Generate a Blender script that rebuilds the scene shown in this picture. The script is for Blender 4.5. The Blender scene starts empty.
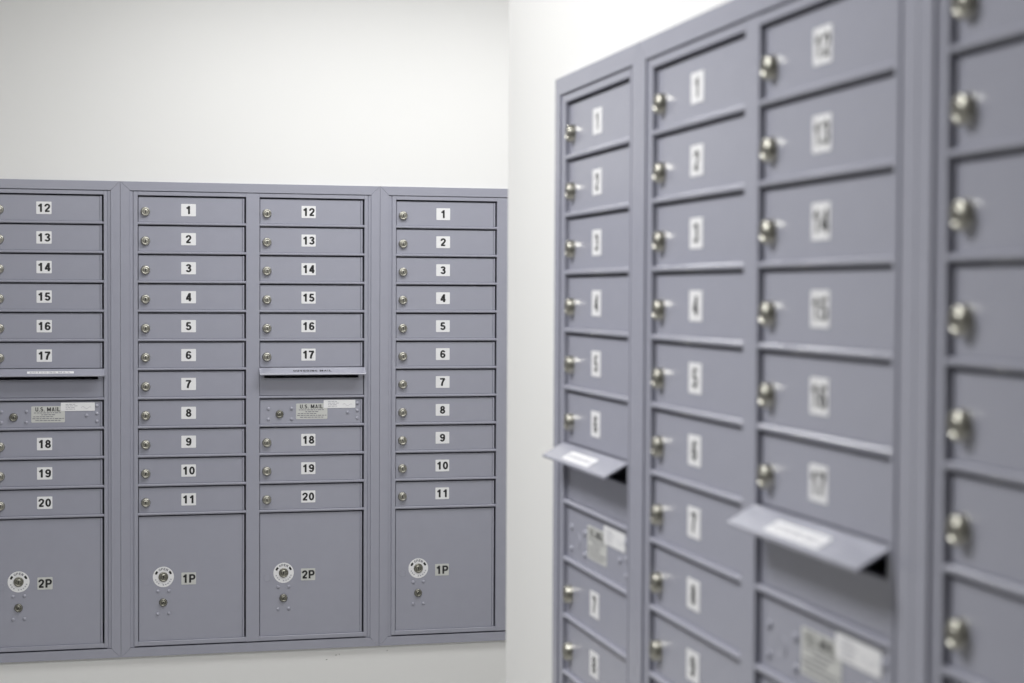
import bpy, math, random
from mathutils import Matrix, Vector
rnd = random.Random(7)
C = bpy.context.scene.collection
sc = bpy.context.scene

# ---------------------------------------------------------------- materials
def new_mat(name):
    m = bpy.data.materials.new(name); m.use_nodes = True
    nt = m.node_tree
    return m, nt, nt.nodes['Principled BSDF']

def paint_mat(name, col, rough, bump_scale, bump, var, var_scale, spec=0.5):
    m, nt, b = new_mat(name)
    b.inputs['Roughness'].default_value = rough
    b.inputs['Specular IOR Level'].default_value = spec
    tc = nt.nodes.new('ShaderNodeTexCoord')
    n = nt.nodes.new('ShaderNodeTexNoise'); n.inputs['Scale'].default_value = var_scale
    n.inputs['Detail'].default_value = 4
    nt.links.new(tc.outputs['Object'], n.inputs['Vector'])
    r = nt.nodes.new('ShaderNodeMix'); r.data_type = 'RGBA'
    r.inputs[6].default_value = tuple(c * (1 - var) for c in col) + (1,)
    r.inputs[7].default_value = tuple(min(1, c * (1 + var)) for c in col) + (1,)
    nt.links.new(n.outputs['Fac'], r.inputs[0])
    nt.links.new(r.outputs[2], b.inputs['Base Color'])
    if bump:
        n2 = nt.nodes.new('ShaderNodeTexNoise'); n2.inputs['Scale'].default_value = bump_scale
        n2.inputs['Detail'].default_value = 3
        nt.links.new(tc.outputs['Object'], n2.inputs['Vector'])
        bp = nt.nodes.new('ShaderNodeBump'); bp.inputs['Strength'].default_value = bump
        bp.inputs['Distance'].default_value = 0.0006
        nt.links.new(n2.outputs['Fac'], bp.inputs['Height'])
        nt.links.new(bp.outputs['Normal'], b.inputs['Normal'])
    return m

def metal_mat(name, col, rough):
    m, nt, b = new_mat(name)
    b.inputs['Metallic'].default_value = 1.0
    tc = nt.nodes.new('ShaderNodeTexCoord')
    n = nt.nodes.new('ShaderNodeTexNoise'); n.inputs['Scale'].default_value = 180
    nt.links.new(tc.outputs['Object'], n.inputs['Vector'])
    mr = nt.nodes.new('ShaderNodeMapRange')
    mr.inputs['To Min'].default_value = rough * 0.75; mr.inputs['To Max'].default_value = rough * 1.25
    nt.links.new(n.outputs['Fac'], mr.inputs['Value'])
    nt.links.new(mr.outputs['Result'], b.inputs['Roughness'])
    b.inputs['Base Color'].default_value = col + (1,)
    return m

M_PAINT = paint_mat('grey_powder_coat', (0.328, 0.334, 0.400), 0.24, 900, 0.14, 0.03, 26, 0.9)
M_WALL = paint_mat('white_wall_paint', (0.785, 0.785, 0.78), 0.6, 140, 0.20, 0.012, 3.0, 0.3)
M_CEIL = paint_mat('ceiling_tile_white', (0.82, 0.82, 0.80), 0.9, 300, 0.3, 0.03, 40, 0.2)
M_FLOOR = paint_mat('floor_vinyl', (0.46, 0.455, 0.44), 0.35, 60, 0.1, 0.10, 9)
M_LOCK = metal_mat('nickel', (0.46, 0.45, 0.40), 0.32)
M_OLDLOCK = metal_mat('worn_nickel', (0.27, 0.265, 0.23), 0.38)
M_RIVET = metal_mat('zinc', (0.55, 0.55, 0.62), 0.38)
M_DARK = paint_mat('keyway_black', (0.012, 0.012, 0.012), 0.6, 0, 0, 0.1, 50)
M_WHITE = paint_mat('white_sticker', (0.80, 0.80, 0.82), 0.45, 0, 0, 0.02, 60)
M_PLABEL = paint_mat('grey_white_sticker', (0.56, 0.565, 0.55), 0.45, 0, 0, 0.02, 60)
M_INK = paint_mat('black_ink', (0.010, 0.010, 0.012), 0.5, 0, 0, 0.1, 60)
M_GREYINK = paint_mat('grey_ink', (0.16, 0.16, 0.19), 0.5, 0, 0, 0.1, 60)
M_PALEINK = paint_mat('pale_ink', (0.42, 0.42, 0.47), 0.5, 0, 0, 0.1, 60)
M_SCUFF = paint_mat('scuff_grey', (0.22, 0.22, 0.21), 0.7, 0, 0, 0.1, 60)
M_HOUSING = paint_mat('white_enamel', (0.8, 0.8, 0.8), 0.4, 0, 0, 0.01, 20)

# ---------------------------------------------------------------- mesh builder
class MB:
    def __init__(s): s.v = []; s.f = []; s.m = []; s.sm = []; s.mats = []
    def mi(s, mat):
        if mat not in s.mats: s.mats.append(mat)
        return s.mats.index(mat)
    def add(s, vs, fs, mat, smooth=False):
        o = len(s.v); s.v += [tuple(p) for p in vs]
        k = s.mi(mat)
        for f in fs:
            s.f.append([i + o for i in f]); s.m.append(k); s.sm.append(smooth)
    def box(s, x0, x1, y0, y1, z0, z1, mat):
        vs = [(x, y, z) for x in (x0, x1) for y in (y0, y1) for z in (z0, z1)]
        s.add(vs, [(0, 1, 3, 2), (4, 6, 7, 5), (0, 4, 5, 1), (2, 3, 7, 6), (0, 2, 6, 4), (1, 5, 7, 3)], mat)
    def plate(s, x0, x1, y0, y1, z0, z1, c, mat):
        """box whose front (y0) edges are chamfered by c"""
        P = [(x0, y1, z0), (x1, y1, z0), (x1, y1, z1), (x0, y1, z1),
             (x0, y0 + c, z0), (x1, y0 + c, z0), (x1, y0 + c, z1), (x0, y0 + c, z1),
             (x0 + c, y0, z0 + c), (x1 - c, y0, z0 + c), (x1 - c, y0, z1 - c), (x0 + c, y0, z1 - c)]
        F = [(3, 2, 1, 0), (8, 9, 10, 11)]
        for k in range(4):
            n = (k + 1) % 4
            F += [(k, n, 4 + n, 4 + k), (4 + k, 4 + n, 8 + n, 8 + k)]
        s.add(P, F, mat)
    def prism(s, poly, axis, a, b, mat):
        """poly = outline of (p, q) pairs; axis 'x': (y, z) swept along x; 'z': (x, y) swept along z; 'y': (x, z)"""
        def mk(p, t):
            return {'x': (t, p[0], p[1]), 'z': (p[0], p[1], t), 'y': (p[0], t, p[1])}[axis]
        n = len(poly)
        vs = [mk(p, a) for p in poly] + [mk(p, b) for p in poly]
        fs = [tuple(range(n))[::-1], tuple(range(n, 2 * n))] + [(i, (i + 1) % n, n + (i + 1) % n, n + i) for i in range(n)]
        s.add(vs, fs, mat)
    def loft(s, A, B, mat):
        """closed solid between two equal outlines of 3-D points"""
        n = len(A)
        s.add(list(A) + list(B), [tuple(range(n))[::-1], tuple(range(n, 2 * n))] +
              [(i, (i + 1) % n, n + (i + 1) % n, n + i) for i in range(n)], mat)
    def lathe(s, prof, x, z, mat, n=28, smooth=True):
        """prof = (radius, y) pairs turned about the y axis through (x, z)"""
        vs = []; fs = []
        for r, y in prof:
            for k in range(n):
                a = 2 * math.pi * k / n
                vs.append((x + r * math.cos(a), y, z + r * math.sin(a)))
        for j in range(len(prof) - 1):
            for k in range(n):
                k2 = (k + 1) % n
                fs.append((j * n + k, j * n + k2, (j + 1) * n + k2, (j + 1) * n + k))
        s.add(vs, fs, mat, smooth)
        L = len(prof) - 1
        s.add([vs[L * n + k] for k in range(n)], [tuple(range(n))], mat)
    def glyph(s, ch, cx, cz, w, h, y, mat, sw=0.17, rot=0.0):
        """one letter or digit drawn with strokes of even width (sw in parts of the height), w x h, centred"""
        strokes = GLYPHS[ch]
        quads = []
        for st in strokes:
            n = len(st)
            for k in range(n - 1):
                (x0, z0), (x1, z1) = st[k], st[k + 1]
                quads.append(None)
            L = []; R = []
            for k in range(n):
                a_ = st[max(0, k - 1)]; b_ = st[min(n - 1, k + 1)]
                if st[0] == st[-1] and k in (0, n - 1): a_, b_ = st[n - 2], st[1]
                dx, dz = b_[0] - a_[0], b_[1] - a_[1]; d = math.hypot(dx, dz)
                f = sw / 2
                if 0 < k < n - 1:
                    e0 = (st[k][0] - st[k - 1][0], st[k][1] - st[k - 1][1]); l0 = math.hypot(*e0)
                    f /= max(0.6, abs((e0[0] * dx + e0[1] * dz) / (l0 * d)))
                L.append((st[k][0] - dz / d * f, st[k][1] + dx / d * f)); R.append((st[k][0] + dz / d * f, st[k][1] - dx / d * f))
            pts = L + R
            fs = [(k, n + k, n + k + 1, k + 1) for k in range(n - 1)]
            quads[-1:] = [(pts, fs)]
        parts = [q for q in quads if q]
        xs = [p[0] for q in parts for p in q[0]]; zs = [p[1] for q in parts for p in q[0]]
        x0, x1, z0, z1 = min(xs), max(xs), min(zs), max(zs)
        kx = w / (x1 - x0); kz = h / (z1 - z0); c_, s_ = math.cos(rot), math.sin(rot)
        for i, (pts, fs) in enumerate(parts):
            out = []
            for p, q in pts:
                p = (p - (x0 + x1) / 2) * kx; q = (q - (z0 + z1) / 2) * kz
                out.append((cx + p * c_ - q * s_, y - 0.00002 * i, cz + p * s_ + q * c_))
            s.add(out, fs, mat)
    def text(s, body, cx, cz, height, y, mat, sw, width):
        adv = {' ': 0.35, '.': 0.30, 'I': 0.42, 'M': 1.05, '1': 0.5}
        tot = sum(adv.get(c, 0.78) for c in body); k = width / tot; x = cx - width / 2
        for c in body:
            a_ = adv.get(c, 0.78) * k
            if c == '.':
                q = height * sw; s.add([(x + a_ / 2 - q / 2, y, cz - height / 2), (x + a_ / 2 + q / 2, y, cz - height / 2),
                                        (x + a_ / 2 + q / 2, y, cz - height / 2 + q), (x + a_ / 2 - q / 2, y, cz - height / 2 + q)], [(0, 1, 2, 3)], mat)
            elif c == 'I':
                q = height * sw; s.add([(x + a_ / 2 - q / 2, y, cz - height / 2), (x + a_ / 2 + q / 2, y, cz - height / 2),
                                        (x + a_ / 2 + q / 2, y, cz + height / 2), (x + a_ / 2 - q / 2, y, cz + height / 2)], [(0, 1, 2, 3)], mat)
            elif c != ' ':
                s.glyph(c, x + a_ / 2, cz, a_ * 0.80, height, y, mat, sw)
            x += a_
    def mesh(s, name):
        me = bpy.data.meshes.new(name)
        me.from_pydata(s.v, [], s.f)
        for m in s.mats: me.materials.append(m)
        me.polygons.foreach_set('material_index', s.m)
        me.polygons.foreach_set('use_smooth', s.sm)
        me.update()
        import bmesh
        bm = bmesh.new(); bm.from_mesh(me)
        solid = [f for f in bm.faces if any(len(e.link_faces) > 1 for e in f.edges)]
        if any(s.sm) or True:
            keep = {f: f.normal.copy() for f in bm.faces if f not in set(solid)}
        bmesh.ops.recalc_face_normals(bm, faces=solid)
        bm.to_mesh(me); bm.free()
        return me

def arc(cx, cz, rx, rz, a0, a1, n=14):
    return [(cx + rx * math.cos(math.radians(a0 + (a1 - a0) * k / n)), cz + rz * math.sin(math.radians(a0 + (a1 - a0) * k / n))) for k in range(n + 1)]
def ell(cx, cz, rx, rz, n=24):
    p = arc(cx, cz, rx, rz, 0, 360, n); p[-1] = p[0]; return p
SIX = [(.475, .755), (.45, .83), (.39, .895), (.30, .915), (.21, .88), (.145, .79), (.105, .65), (.095, .48), (.095, .31)]
GLYPHS = {
    '0': [ell(.29, .5, .2, .415)],
    '1': [[(.33, 0), (.33, 1)], [(.07, .715), (.17, .745), (.25, .80), (.295, .90)]],
    '2': [arc(.29, .70, .2, .215, 190, -22) + [(.42, .50), (.27, .32), (.15, .19), (.125, .09)], [(.04, .085), (.52, .085)]],
    '3': [arc(.28, .735, .18, .18, 172, -90) + [(.23, .555)], [(.23, .50), (.28, .50)] + arc(.28, .29, .2, .21, 88, -165)],
    '4': [[(.39, 0), (.39, 1)], [(.02, .285), (.55, .285)], [(.09, .30), (.37, .93)]],
    '5': [[(.13, .915), (.50, .915)], [(.165, .95), (.115, .50)], arc(.28, .315, .2, .235, 145, -162)],
    '6': [ell(.29, .31, .195, .225), SIX],
    '7': [[(.04, .915), (.545, .915)], [(.50, .90), (.37, .68), (.28, .42), (.24, .2), (.23, 0)]],
    '8': [ell(.29, .725, .165, .19), ell(.29, .29, .2, .205)],
    '9': [ell(.29, .69, .195, .225), [(.58 - x, 1 - z) for x, z in SIX]],
    'P': [[(.10, 0), (.10, 1)], [(.10, .915), (.37, .915)] + arc(.37, .68, .17, .235, 80, -80) + [(.37, .445), (.10, .445)]],
    'U': [[(.10, 1), (.10, .30)] + arc(.31, .30, .21, .215, 185, 355) + [(.52, .30), (.52, 1)]],
    'S': [arc(.29, .715, .19, .20, 20, 255) + arc(.29, .285, .21, .215, 80, -165)],
    'M': [[(.10, 0), (.10, 1)], [(.66, 0), (.66, 1)], [(.13, .95), (.38, .15)], [(.63, .95), (.38, .15)]],
    'A': [[(.05, 0), (.30, .97)], [(.57, 0), (.32, .97)], [(.14, .28), (.48, .28)]],
    'L': [[(.10, 0), (.10, 1)], [(.10, .085), (.5, .085)]],
    'O': [ell(.33, .5, .24, .415)],
    'E': [[(.10, 0), (.10, 1)], [(.10, .085), (.52, .085)], [(.10, .5), (.48, .5)], [(.10, .915), (.52, .915)]],
    'N': [[(.10, 0), (.10, 1)], [(.52, 0), (.52, 1)], [(.12, .95), (.50, .05)]],
    'T': [[(.29, 0), (.29, .9)], [(.02, .915), (.56, .915)]],
    'G': [arc(.33, .5, .235, .415, 40, 335) + [(.54, .42)], [(.34, .45), (.62, .45)]],
}

def obj(name, me, parent=None, loc=(0, 0, 0)):
    o = bpy.data.objects.new(name, me); C.objects.link(o)
    o.location = loc
    if parent: o.parent = parent
    return o

def thing(name, label, cat, loc, rz, group=None):
    o = bpy.data.objects.new(name, None); C.objects.link(o)
    o.empty_display_size = 0.05
    o.location = loc; o.rotation_euler = (0, 0, rz)
    o['label'] = label; o['category'] = cat
    if group: o['group'] = group
    return o

def struct(name, mb):
    o = obj(name, mb.mesh(name)); o['kind'] = 'structure'
    return o

# ---------------------------------------------------------------- mailbox dimensions (metres, unit-local)
# local x runs along the wall, -y faces the viewer, z up; y = 0 is the face of the doors
H = 1.448
PITCH = 0.0889
ROW1 = 1.3676                      # height of the first number label
UP, DN = 0.0426, 0.0385            # opening above / below the label centre
FF, TF, WALL_Y = -0.0072, -0.0092, 0.003
A1, B1, A2, B2 = 0.0517, 0.3784, 0.4200, 0.7470
W2, W1 = 0.7959, 0.4248
BAR = PITCH - UP - DN               # height of the bar between two doors
PTOP = ROW1 - 10 * PITCH - DN - BAR
PBOT = 0.0451
BD = 0.38                          # depth of the cabinet body

def row_z(r): return ROW1 - r * PITCH

# ---------------------------------------------------------------- shared part meshes (origin on the door face)
def lock_mesh():
    b = MB()
    b.lathe([(0.0142, 0.001), (0.0142, -0.0022), (0.0133, -0.0034), (0.0130, -0.0082), (0.0120, -0.0096), (0.0100, -0.0102),
             (0.0088, -0.0098), (0.0086, -0.0088), (0.0074, -0.0088), (0.0072, -0.0096), (0.0050, -0.0099)], 0, 0, M_LOCK)
    b.box(-0.0013, 0.0013, -0.0102, -0.0097, -0.0046, 0.0046, M_DARK)
    return b.mesh('lock')

def small_lock_mesh():
    b = MB()
    b.lathe([(0.0126, 0.001), (0.0126, -0.0020), (0.0118, -0.0030), (0.0112, -0.0052), (0.0098, -0.0062), (0.0076, -0.0062),
             (0.0074, -0.0048), (0.0062, -0.0048), (0.0060, -0.0058), (0.0035, -0.0060)], 0, 0, M_OLDLOCK)
    b.box(-0.0012, 0.0012, -0.0064, -0.0058, -0.0036, 0.0036, M_DARK)
    return b.mesh('lock')

def ring_lock_mesh():
    b = MB()
    b.lathe([(0.0146, 0.001), (0.0146, -0.0022), (0.0136, -0.0034), (0.0102, -0.0036), (0.0100, -0.0028), (0.0086, -0.0028), (0.0084, -0.0036), (0.0040, -0.0038)], 0, 0, M_OLDLOCK)
    b.box(-0.0013, 0.0013, -0.0042, -0.0036, -0.0050, 0.0050, M_DARK)
    return b.mesh('lock')

def rivet_mesh():
    b = MB()
    r, h = 0.0054, 0.0032
    b.lathe([(r, 0.0005), (r, -0.0003)] + [(r * math.cos(a), -0.0003 - h * math.sin(a)) for a in (0.25, 0.55, 0.85, 1.15, 1.4)], 0, 0, M_PAINT, n=18)
    return b.mesh('rivet')

def rounded(w, h, r, n=4):
    P = []
    for cx, cz, a0 in ((w / 2 - r, h / 2 - r, 0), (-w / 2 + r, h / 2 - r, 90), (-w / 2 + r, -h / 2 + r, 180), (w / 2 - r, -h / 2 + r, 270)):
        for k in range(n + 1):
            a = math.radians(a0 + 90 * k / n)
            P.append((cx + r * math.cos(a), cz + r * math.sin(a)))
    return P

_labels = {}
def number_mesh(txt):
    if txt not in _labels:
        b = MB()
        parcel = txt.endswith('P')
        b.prism(rounded(0.0445, 0.0375, 0.002), 'y', -0.0005, 0.0002, M_PLABEL if parcel else M_WHITE)
        # digits set one by one, so that they stand close and heavy like the printed ones
        h = 0.0262 if parcel else 0.0250
        adv = 0.0200 if not parcel else 0.0215
        for k, ch in enumerate(txt):
            x = (k - (len(txt) - 1) / 2) * adv
            w = {'1': 0.0116, 'P': 0.0190}.get(ch, 0.0170)
            if ch == '1': x -= 0.0012
            b.glyph(ch, x, 0, w, h, -0.0007, M_INK, 0.205)
        _labels[txt] = b.mesh('number_label')
    return _labels[txt]

def door_mesh(w, h, name):
    """door filling an opening of w x h; origin at the opening's lower left corner"""
    b = MB()
    b.plate(0.0022, w - 0.0112, 0.0, 0.014, 0.0003, h - 0.0042, 0.0006, M_PAINT)
    # rolled hinge edge along the right side
    b.plate(w - 0.0108, w - 0.0046, -0.0022, 0.014, 0.0003, h - 0.0042, 0.0014, M_PAINT)
    return b.mesh(name)

CW = B1 - A1
RH = UP + DN
ME_DOOR = door_mesh(CW, RH, 'tenant_door')
ME_PARCEL = door_mesh(CW, PTOP - PBOT, 'parcel_door')
ME_MASTER = door_mesh(CW, RH, 'master_door')
ME_LOCK = lock_mesh(); ME_SLOCK = small_lock_mesh(); ME_RLOCK = ring_lock_mesh(); ME_RIVET = rivet_mesh()

def ring_mesh():
    b = MB()
    n = 40; R, r = 0.0318, 0.0150
    vs = []; fs = []
    for k in range(n):
        a = 2 * math.pi * k / n; c, s_ = math.cos(a), math.sin(a)
        vs += [(R * c, 0.0002, R * s_), (R * c, -0.0005, R * s_), (r * c, -0.0005, r * s_), (r * c, 0.0002, r * s_)]
    for k in range(n):
        j = (k + 1) % n
        for q in range(4):
            p = (q + 1) % 4
            fs.append((k * 4 + q, j * 4 + q, j * 4 + p, k * 4 + p))
    b.add(vs, fs, M_WHITE)
    rm = 0.0245
    for k, ch in enumerate('OPEN'):
        a = math.radians(90 + 27 - 18 * k)
        b.glyph(ch, rm * math.cos(a), rm * math.sin(a), 0.0058, 0.0074, -0.0008, M_GREYINK, 0.17, rot=a - math.pi / 2)
    for sgn in (1, -1):                                   # black arrows turning to both sides
        pts = []
        a0, a1 = math.radians(90 - sgn * 46), math.radians(90 - sgn * 68)
        for a, rr in ((a0, 0.0215), (a0, 0.0275), ((a0 + a1) / 2, 0.0278), (a1, 0.0275), (a1 - sgn * 0.06, 0.0245), (a1, 0.0215), ((a0 + a1) / 2, 0.0212)):
            pts.append((rr * math.cos(a), rr * math.sin(a)))
        b.add([(p, -0.0008, q) for p, q in (pts if sgn < 0 else pts[::-1])], [tuple(range(len(pts)))], M_INK)
    for k in range(9):                                    # unreadable small print around the lower half
        if k in (3,): continue
        a = math.radians(200 + k * 17.5)
        c, s_ = math.cos(a), math.sin(a)
        b.add([(rm * c + dx * -s_ + dr * c, -0.0008, rm * s_ + dx * c + dr * s_) for dx, dr in
               ((-0.0024, -0.0022), (0.0024, -0.0022), (0.0018, 0.0022), (-0.0018, 0.0016))], [(0, 1, 2, 3)], M_PALEINK)
    return b.mesh('instruction_ring')
ME_RING = ring_mesh()

def plug_mesh():
    b = MB()
    b.lathe([(0.0118, 0.0005), (0.0118, -0.0006), (0.0112, -0.0009), (0.0106, -0.0006), (0.0104, -0.0003)], 0, 0, M_PAINT)
    return b.mesh('blank_plug')
ME_PLUG = plug_mesh()

def words(b, x0, x1, z, h, y, mat, r):
    x = x0
    while x < x1 - 0.003:
        w = min(r.uniform(0.004, 0.011), x1 - x)
        b.add([(x, y, z - h / 2), (x + w, y, z - h / 2), (x + w, y, z + h / 2), (x, y, z + h / 2)], [(0, 1, 2, 3)], mat)
        x += w + 0.0022

def mail_label_mesh():
    b = MB(); r = random.Random(3)
    b.prism(rounded(0.098, 0.049, 0.003), 'y', -0.0005, 0.0002, M_PLABEL)
    b.text('U.S. MAIL', -0.001, 0.0150, 0.0125, -0.0008, M_INK, 0.175, width=0.074)
    for k, (a, c) in enumerate(((-0.041, 0.042), (-0.020, 0.020), (-0.044, 0.016), (-0.046, 0.046), (-0.037, 0.036))):
        words(b, a, c, 0.0045 - k * 0.0058, 0.0021, -0.0008, M_GREYINK, r)
    return b.mesh('mail_label')

def sticker_mesh():
    b = MB(); r = random.Random(5)
    b.prism(rounded(0.100, 0.0255, 0.002), 'y', -0.0009, 0.0002, M_WHITE)
    for k in range(4):
        words(b, -0.036, -0.036 + (0.028, 0.036, 0.030, 0.033)[k], 0.0075 - k * 0.0048, 0.0018, -0.0012, M_PALEINK, r)
    pts = [(0.010 + 0.030 * t, -0.003 + 0.004 * math.sin(9 * t) * (1 - 0.4 * t)) for t in [i / 14 for i in range(15)]]
    for (p, q), (p2, q2) in zip(pts, pts[1:]):            # handwritten scrawl
        b.add([(p, -0.0012, q - 0.0005), (p2, -0.0012, q2 - 0.0005), (p2, -0.0012, q2 + 0.0005), (p, -0.0012, q + 0.0005)], [(0, 1, 2, 3)], M_PALEINK)
    return b.mesh('paper_sticker')
ME_MAIL = mail_label_mesh(); ME_STICK = sticker_mesh()

HO, HD = 0.0392, 0.0218            # how far the hood stands out, how far it drops
def hood_mesh(w):
    """origin at the left end of the edge where the hood leaves the frame"""
    b = MB(); t = 0.0016
    prof = [(0.004, 0.0), (FF, 0.0), (-HO, -HD + 0.004), (-HO - 0.0006, -HD + 0.0030), (-HO, -HD), (-HO + t, -HD), (-HO + t, -HD + 0.0026),
            (FF + 0.0006, -t * 1.3), (0.004, -t * 1.3)]
    b.prism(prof, 'x', 0, w, M_PAINT)
    return b.mesh('outgoing_hood')
ME_HOOD = hood_mesh(CW + 0.004)

def hood_label_mesh(kind):
    b = MB()
    L = 0.136; hh = 0.0125
    if kind == 'printed':
        b.text('OUTGOING MAIL', 0, 0, 0.0098, -0.0003, M_INK, 0.22, width=0.122)
    else:
        b.prism(rounded(L, hh if kind == 'white' else 0.0190, 0.002), 'y', -0.0004, 0.0001, M_WHITE)
        b.text('OUTGOING MAIL', 0, 0, 0.0078, -0.0006, M_PALEINK, 0.18, width=0.122)
    return b.mesh('hood_label')
_hl = {}
SLOPE = math.atan2(HO + FF, HD - 0.004)

def slot_panel_mesh():
    """plate below the hood with the mail slot cut in it; origin at the opening's lower left"""
    b = MB(); w, h = CW, RH + BAR - 0.0015
    s0, s1 = 0.0155, w - 0.0170
    zt, zb = h - 0.003, h - 0.0330
    y0, y1 = 0.0, 0.003
    b.box(0.0015, s0, y0, y1, 0.0012, h, M_PAINT)
    b.box(s1, w - 0.0015, y0, y1, 0.0012, h, M_PAINT)
    b.box(s0, s1, y0, y1, 0.0012, zb, M_PAINT)
    b.box(s0, s1, y0, y1, zt, h, M_PAINT)
    b.box(s0, s1, y1, 0.012, zb - 0.002, zb, M_PAINT)     # folded sill of the slot
    return b.mesh('slot_panel')
ME_SLOT = slot_panel_mesh()

def frame_mesh(W, cols):
    """stiles, mullion, rails and the bars between the doors: cols = [(left, right, has_slot)]"""
    b = MB(); yb = 0.020; c = 0.0010
    zt, zb = H - 0.0265, 0.0318
    otop = ROW1 + UP
    def stile(x0, x1):
        b.prism([(x0, yb), (x1, yb), (x1, FF + c), (x1 - c, FF), (x0 + c, FF), (x0, FF + c)], 'z', zb, zt, M_PAINT)
    stile(0.0393, cols[0][0]); stile(cols[-1][1], W - 0.0393)
    if len(cols) == 2: stile(cols[0][1], cols[1][0])
    def bar(x0, x1, z0, z1, f=FF, c=0.0010):
        b.prism([(yb, z0), (yb, z1), (f + c, z1), (f, z1 - c), (f, z0 + c), (f + c, z0)], 'x', x0, x1, M_PAINT)
    for x0, x1, slot in cols:
        bar(x0, x1, otop, zt); bar(x0, x1, zb, PBOT)
        for r in range(11):
            z1 = row_z(r) - DN
            if slot and r == 5: continue
            bar(x0, x1, z1 - BAR, z1, FF + 0.0004, 0.0022)
    return b.mesh('face_frame')

def trim_mesh(W, more=0.0035):
    """four mitred lengths of border trim around the cabinet"""
    b = MB(); g = 0.0003; e = 0.0007
    ts, tt, tb = 0.0280, 0.0240, 0.0275
    x0, x1, z0, z1 = g, W - g, 0.0, H + more
    m = 0.0004
    def sect(xo, zo, xi, zi):                     # one mitred end: outline from wall to outer edge to inner edge
        ux, uz = xi - xo, zi - zo; L = math.hypot(ux, uz); k = e / L
        return [(xo, WALL_Y, zo), (xo, TF + e, zo), (xo + ux * k, TF, zo + uz * k), (xi - ux * k * .5, TF, zi - uz * k * .5), (xi, TF + e * .5, zi), (xi, WALL_Y + 0.008, zi)]
    O = [(x0, z0), (x1, z0), (x1, z1), (x0, z1)]
    I = [(ts, tb), (W - ts, tb), (W - ts, H - tt), (ts, H - tt)]
    dirs = [(1, 0), (0, 1), (-1, 0), (0, -1)]
    for k in range(4):
        j = (k + 1) % 4; dx, dz = dirs[k][0] * m, dirs[k][1] * m
        A = sect(O[k][0] + dx, O[k][1] + dz, I[k][0] + dx, I[k][1] + dz)
        B = sect(O[j][0] - dx, O[j][1] - dz, I[j][0] - dx, I[j][1] - dz)
        b.loft(A, B, M_PAINT)
    for xa, xb in ((ts - 0.0005, 0.0366), (W - 0.0366, W - ts + 0.0005)):   # low inner step along both sides
        b.plate(xa, xb, -0.0062, 0.010, tb + 0.001, H - tt - 0.001, 0.0012, M_PAINT)
    return b.mesh('border_trim')

def body_mesh(W):
    b = MB(); t = 0.0015
    xa, xb, za, zb, ya, yb = 0.040, W - 0.040, 0.031, H - 0.027, 0.0205, BD
    b.box(xa, xa + t, ya, yb, za, zb, M_PAINT); b.box(xb - t, xb, ya, yb, za, zb, M_PAINT)
    b.box(xa, xb, ya, yb, za, za + t, M_PAINT); b.box(xa, xb, ya, yb, zb - t, zb, M_PAINT)
    b.box(xa, xb, yb - t, yb, za, zb, M_PAINT)
    # flange that closes the groove between frame and trim
    for p in ((0.0345, 0.0405, za - 0.003, zb, -0.0038), (W - 0.0405, W - 0.0345, za - 0.003, zb, -0.0038),
              (0.0345, W - 0.0345, zb, zb + 0.0030, -0.0010), (0.0405, W - 0.0405, za - 0.008, za + 0.002, 0.0203)):
        b.box(p[0], p[1], p[4], p[4] + 0.002, p[2], p[3], M_PAINT)
    if W > 0.6: b.box((B1 + A2) / 2 - 0.002, (B1 + A2) / 2 + 0.002, ya, yb, za, zb, M_PAINT)
    return b.mesh('cabinet_body')

BODY = {2: body_mesh(W2), 1: body_mesh(W1)}
TRIM = {2: trim_mesh(W2), 1: trim_mesh(W1)}
FRAME = {2: frame_mesh(W2, [(A1, B1, False), (A2, B2, True)]), 1: frame_mesh(W1, [(A1, B1, True)])}

LOCK_DX, LOCK_DZ = 0.0230, -0.0068
NUM_DX = 0.1524

def tenant(root, x0, r, txt):
    d = obj('tenant_door', ME_DOOR, root, (x0, 0, row_z(r) - DN)); d['label'] = 'compartment door numbered ' + txt
    l = obj('lock', ME_LOCK, d, (LOCK_DX, 0, DN + LOCK_DZ))
    l.rotation_euler = (0, math.radians(rnd.uniform(-7, 7)), 0)
    obj('number_label', number_mesh(txt), d, (NUM_DX, 0, DN))

def parcel(root, x0, txt):
    d = obj('parcel_door', ME_PARCEL, root, (x0, 0, PBOT)); d['label'] = 'large parcel door numbered ' + txt
    zz = lambda z: z + 1.1198 - PBOT
    obj('instruction_ring', ME_RING, d, (0.0757, 0, zz(-0.8785)))
    obj('lock', ME_RLOCK, d, (0.0757, 0, zz(-0.8785)))
    obj('number_label', number_mesh(txt), d, (NUM_DX, 0, zz(-0.8858)))
    obj('blank_plug', ME_PLUG, d, (0.0245, 0, zz(-0.8915)))
    k = obj('lock', ME_SLOCK, d, (0.0750, 0, zz(-0.9572))); k.rotation_euler = (0, math.radians(rnd.uniform(20, 60)), 0)
    for x, z in ((0.0590, -0.9225), (0.0925, -0.9220), (0.0590, -0.9920), (0.0925, -0.9915)):
        obj('rivet', ME_RIVET, d, (x, 0, zz(z)))

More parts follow.
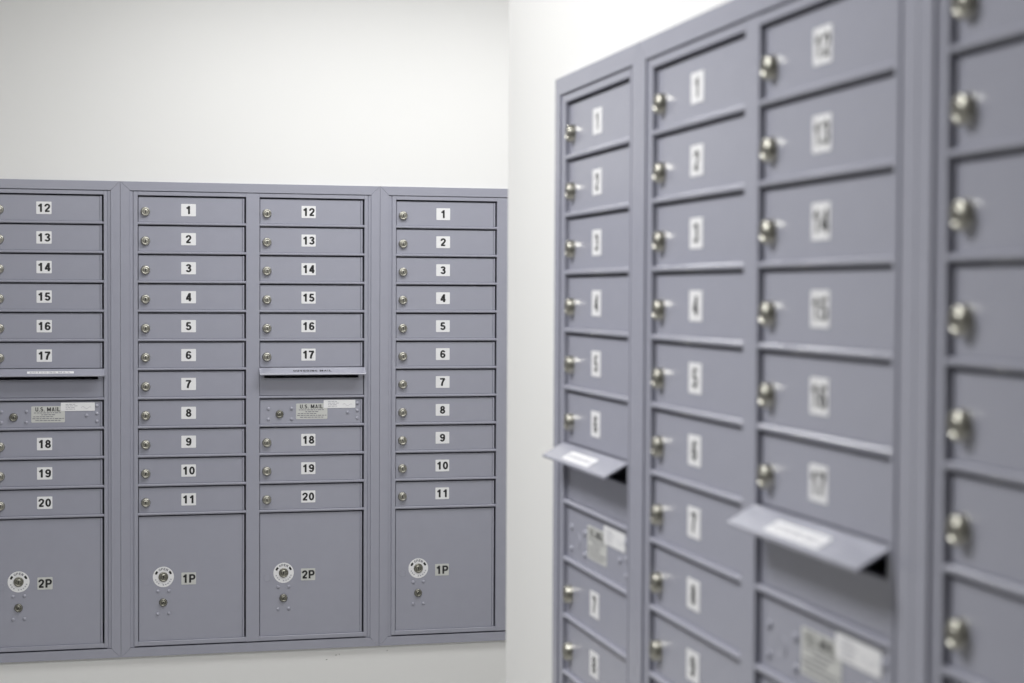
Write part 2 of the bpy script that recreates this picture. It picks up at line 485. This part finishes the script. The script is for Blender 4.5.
def master(root, x0, lock):
    d = obj('master_door', ME_MASTER, root, (x0, 0, row_z(7) - DN)); d['label'] = 'riveted carrier door with mail label and paper sticker'
    k = obj('lock', ME_SLOCK, d, (0.0626, 0, RH - 0.050)) if lock else obj('blank_plug', ME_PLUG, d, (0.0626, 0, RH - 0.050))
    k.rotation_euler = (0, math.radians(rnd.uniform(-40, 40)), 0)
    obj('mail_label', ME_MAIL, d, (0.1630, 0, RH - 0.0420))
    obj('paper_sticker', ME_STICK, d, (0.2500, -0.0002, RH - 0.0200))
    for x, z in ((0.028, 0.033), (0.028, 0.066), (0.100, 0.033), (0.100, 0.066), (0.306, 0.018), (0.306, 0.041), (0.2755, 0.047), (0.306, 0.065)):
        obj('rivet', ME_RIVET, d, (x, 0, RH - z))

def slot(root, x0, kind):
    z = row_z(6) - DN
    obj('slot_panel', ME_SLOT, root, (x0, 0, z))
    h = obj('outgoing_hood', ME_HOOD, root, (x0 - 0.002, 0, row_z(5) - DN - 0.0015)); h['label'] = 'sloping hood over the outgoing mail slot'
    if kind not in _hl: _hl[kind] = hood_label_mesh(kind)
    t = {'printed': 0.54, 'white': 0.56}.get(kind, 0.58)
    l = obj('hood_label', _hl[kind], h, ({'printed': 0.164, 'white': 0.173}.get(kind, 0.160), FF - (HO + FF) * t, -(HD - 0.004) * t))
    l.rotation_euler = (-SLOPE, 0, 0)

def unit(label, n, loc, rz, kind, group):
    W = W2 if n == 2 else W1
    root = thing('mailbox_unit', label, 'mailbox', loc, rz, group)
    obj('cabinet_body', BODY[n], root); obj('border_trim', TRIM[n], root); obj('face_frame', FRAME[n], root)
    if n == 2:
        for r in range(11): tenant(root, A1, r, str(r + 1))
        parcel(root, A1, '1P')
        for r in range(6): tenant(root, A2, r, str(12 + r))
        slot(root, A2, kind); master(root, A2, kind != 'sticker')
        for r in range(3): tenant(root, A2, 8 + r, str(18 + r))
        parcel(root, A2, '2P')
    else:
        for r in range(6): tenant(root, A1, r, str(r + 1))
        slot(root, A1, kind); master(root, A1, kind != 'sticker')
        for r in range(3): tenant(root, A1, 8 + r, str(7 + r))
        parcel(root, A1, '1P')
    return root

# ---------------------------------------------------------------- placing (camera stands at x = y = 0)
CAMZ = 1.55
BASE = CAMZ - 1.1198
DY, XS = 5.3243, 0.0809            # door plane of the far wall, seam between the first two units
WX, YA, YB, YC = 0.7173, 2.6058, 2.1810, 1.3850
GB, GR = 'mailbox units on the far wall', 'mailbox units on the right wall'
unit('grey two-column mailbox unit cut by the left picture edge, white label strip on its hood', 2, (XS - W2, DY, BASE), 0, 'white', GB)
unit('grey two-column mailbox unit in full view between its neighbours on the far wall', 2, (XS, DY, BASE), 0, 'printed', GB)
unit('grey mailbox unit on the far wall half hidden behind the white wall corner', 2, (XS + W2, DY, BASE), 0, 'printed', GB)
unit('narrow single-column grey mailbox unit at the far end of the right wall', 1, (WX, YA, BASE + 0.0038), -math.pi / 2, 'sticker', GR)
unit('blurred two-column grey mailbox unit between narrow unit and nearest unit, right wall', 2, (WX, YB, BASE + 0.0038), -math.pi / 2, 'sticker', GR)
unit('nearest, most blurred grey mailbox unit, cut by the right picture edge', 2, (WX, YC, BASE + 0.0038), -math.pi / 2, 'sticker', GR)

# ---------------------------------------------------------------- room
CEIL = 2.72
XL, XR, YR = -3.6, 3.2, -4.5
WB = DY + WALL_Y                    # far wall surface
WR = WX + WALL_Y                    # right wall surface
CORNER = 2.968                      # where the right wall ends
def wall_with_niche(along, front, depth, a0, a1, n0, n1, zn0, zn1, far):
    """a wall `far` thick with one long niche that takes the cabinets"""
    b = MB()
    def bx(p0, p1, d0, d1, z0, z1):
        if along == 'x': b.box(p0, p1, front + d0, front + d1, z0, z1, M_WALL)
        else: b.box(front + d0, front + d1, p0, p1, z0, z1, M_WALL)
    bx(a0, n0, 0, depth, 0, CEIL); bx(n1, a1, 0, depth, 0, CEIL)
    bx(n0, n1, 0, depth, 0, zn0); bx(n0, n1, 0, depth, zn1, CEIL)
    bx(a0, a1, depth, far, 0, CEIL)
    return b
nz0, nz1 = BASE + 0.020, BASE + H - 0.016
wb = wall_with_niche('x', WB, BD + 0.02, XL, XR, XS - W2 + 0.02, XS + 2 * W2 - 0.02, nz0, nz1, BD + 0.12)
wall_back = struct('wall_back', wb)
wr = wall_with_niche('y', WR, BD + 0.02, YR, CORNER, YC - W2 + 0.02, YA - 0.02, nz0 + 0.0038, nz1 + 0.0038, BD + 0.12)
struct('wall_right', wr)
b = MB(); b.box(XL - 0.12, XL, YR, WB + 0.5, 0, CEIL, M_WALL); struct('wall_left', b)
b = MB(); b.box(XL - 0.12, WR + BD + 0.12, YR - 0.12, YR, 0, CEIL, M_WALL); struct('wall_front', b)
b = MB(); b.box(XR, XR + 0.12, 0, WB + 0.5, 0, CEIL, M_WALL); struct('wall_side', b)
b = MB(); b.box(WR + BD + 0.12, XR, CORNER - 0.62, CORNER - 0.5, 0, CEIL, M_WALL); struct('wall_passage', b)
b = MB(); b.box(XL - 0.12, XR + 0.12, YR - 0.12, WB + 0.5, -0.1, 0, M_FLOOR); struct('floor', b)
b = MB(); b.box(XL - 0.12, XR + 0.12, YR - 0.12, WB + 0.5, CEIL, CEIL + 0.1, M_CEIL); struct('ceiling', b)

# small dark scuffs on the far wall under the middle unit
for x, z, w, h in ((0.712, 0.392, 0.008, 0.0035), (0.742, 0.405, 0.007, 0.003), (0.752, 0.407, 0.003, 0.003), (0.905, 0.412, 0.004, 0.003)):
    b = MB(); P = [(w * math.cos(a) * rnd.uniform(.6, 1.1) / 2, h * math.sin(a) * rnd.uniform(.6, 1.1) / 2) for a in [k * math.pi / 4 for k in range(8)]]
    b.prism(P, 'y', -0.0004, 0.0, M_SCUFF)
    obj('scuff_mark', b.mesh('scuff_mark'), wall_back, (x, WB, z))

# ---------------------------------------------------------------- ceiling lamps
def lamp(label, x, y, lx, ly, power):
    t = thing('ceiling_light', label, 'ceiling light', (x, y, CEIL), 0, 'recessed ceiling lights')
    b = MB(); w = 0.03
    b.box(-lx / 2 - w, -lx / 2, -ly / 2 - w, ly / 2 + w, -0.03, 0, M_HOUSING); b.box(lx / 2, lx / 2 + w, -ly / 2 - w, ly / 2 + w, -0.03, 0, M_HOUSING)
    b.box(-lx / 2, lx / 2, -ly / 2 - w, -ly / 2, -0.03, 0, M_HOUSING); b.box(-lx / 2, lx / 2, ly / 2, ly / 2 + w, -0.03, 0, M_HOUSING)
    obj('housing', b.mesh('housing'), t)
    L = bpy.data.lights.new('lamp', 'AREA'); L.shape = 'RECTANGLE'; L.size = lx; L.size_y = ly; L.energy = power
    L.color = (1.0, 0.998, 0.99)
    o = bpy.data.objects.new('lamp', L); C.objects.link(o); o.location = (0, 0, -0.028); o.parent = t
lamp('white ceiling light over the space before the far wall', 1.0, 4.38, 1.8, 0.6, 30.5)
lamp('white ceiling light over the aisle beside the right wall', -0.4, 2.25, 0.6, 1.2, 47)

w = bpy.data.worlds.new('world'); sc.world = w; w.use_nodes = True
w.node_tree.nodes['Background'].inputs[0].default_value = (0.9, 0.95, 1, 1)
w.node_tree.nodes['Background'].inputs[1].default_value = 0.0

# ---------------------------------------------------------------- camera
cam = bpy.data.cameras.new('camera'); co = bpy.data.objects.new('camera', cam); C.objects.link(co)
yaw, pit, rol = math.radians(13.7988), math.radians(1.6424), math.radians(0.2775)
fwd = Vector((math.sin(yaw) * math.cos(pit), math.cos(yaw) * math.cos(pit), -math.sin(pit)))
right = Vector((math.cos(yaw), -math.sin(yaw), 0)); up = right.cross(fwd)
# image content turns clockwise by rol -> camera turns counter-clockwise
r2 = right * math.cos(rol) + up * math.sin(rol); u2 = up * math.cos(rol) - right * math.sin(rol)
m = Matrix((r2, u2, -fwd)).transposed().to_4x4(); m.translation = Vector((0, 0, CAMZ))
co.matrix_world = m
cam.sensor_fit = 'HORIZONTAL'; cam.sensor_width = 36.0; cam.lens = 36.0 * 1706.6 / 1024
cam.clip_start = 0.05
cam.dof.use_dof = True; cam.dof.focus_distance = 5.25; cam.dof.aperture_fstop = 4.7; cam.dof.aperture_blades = 0
sc.camera = co

sc.view_settings.view_transform = 'Standard'; sc.view_settings.look = 'None'
sc.view_settings.gamma = 1.0; sc.view_settings.use_curve_mapping = False
sc.view_settings.exposure = 0.0
sc.cycles.max_bounces = 12; sc.cycles.diffuse_bounces = 8
sc.cycles.use_denoising = True
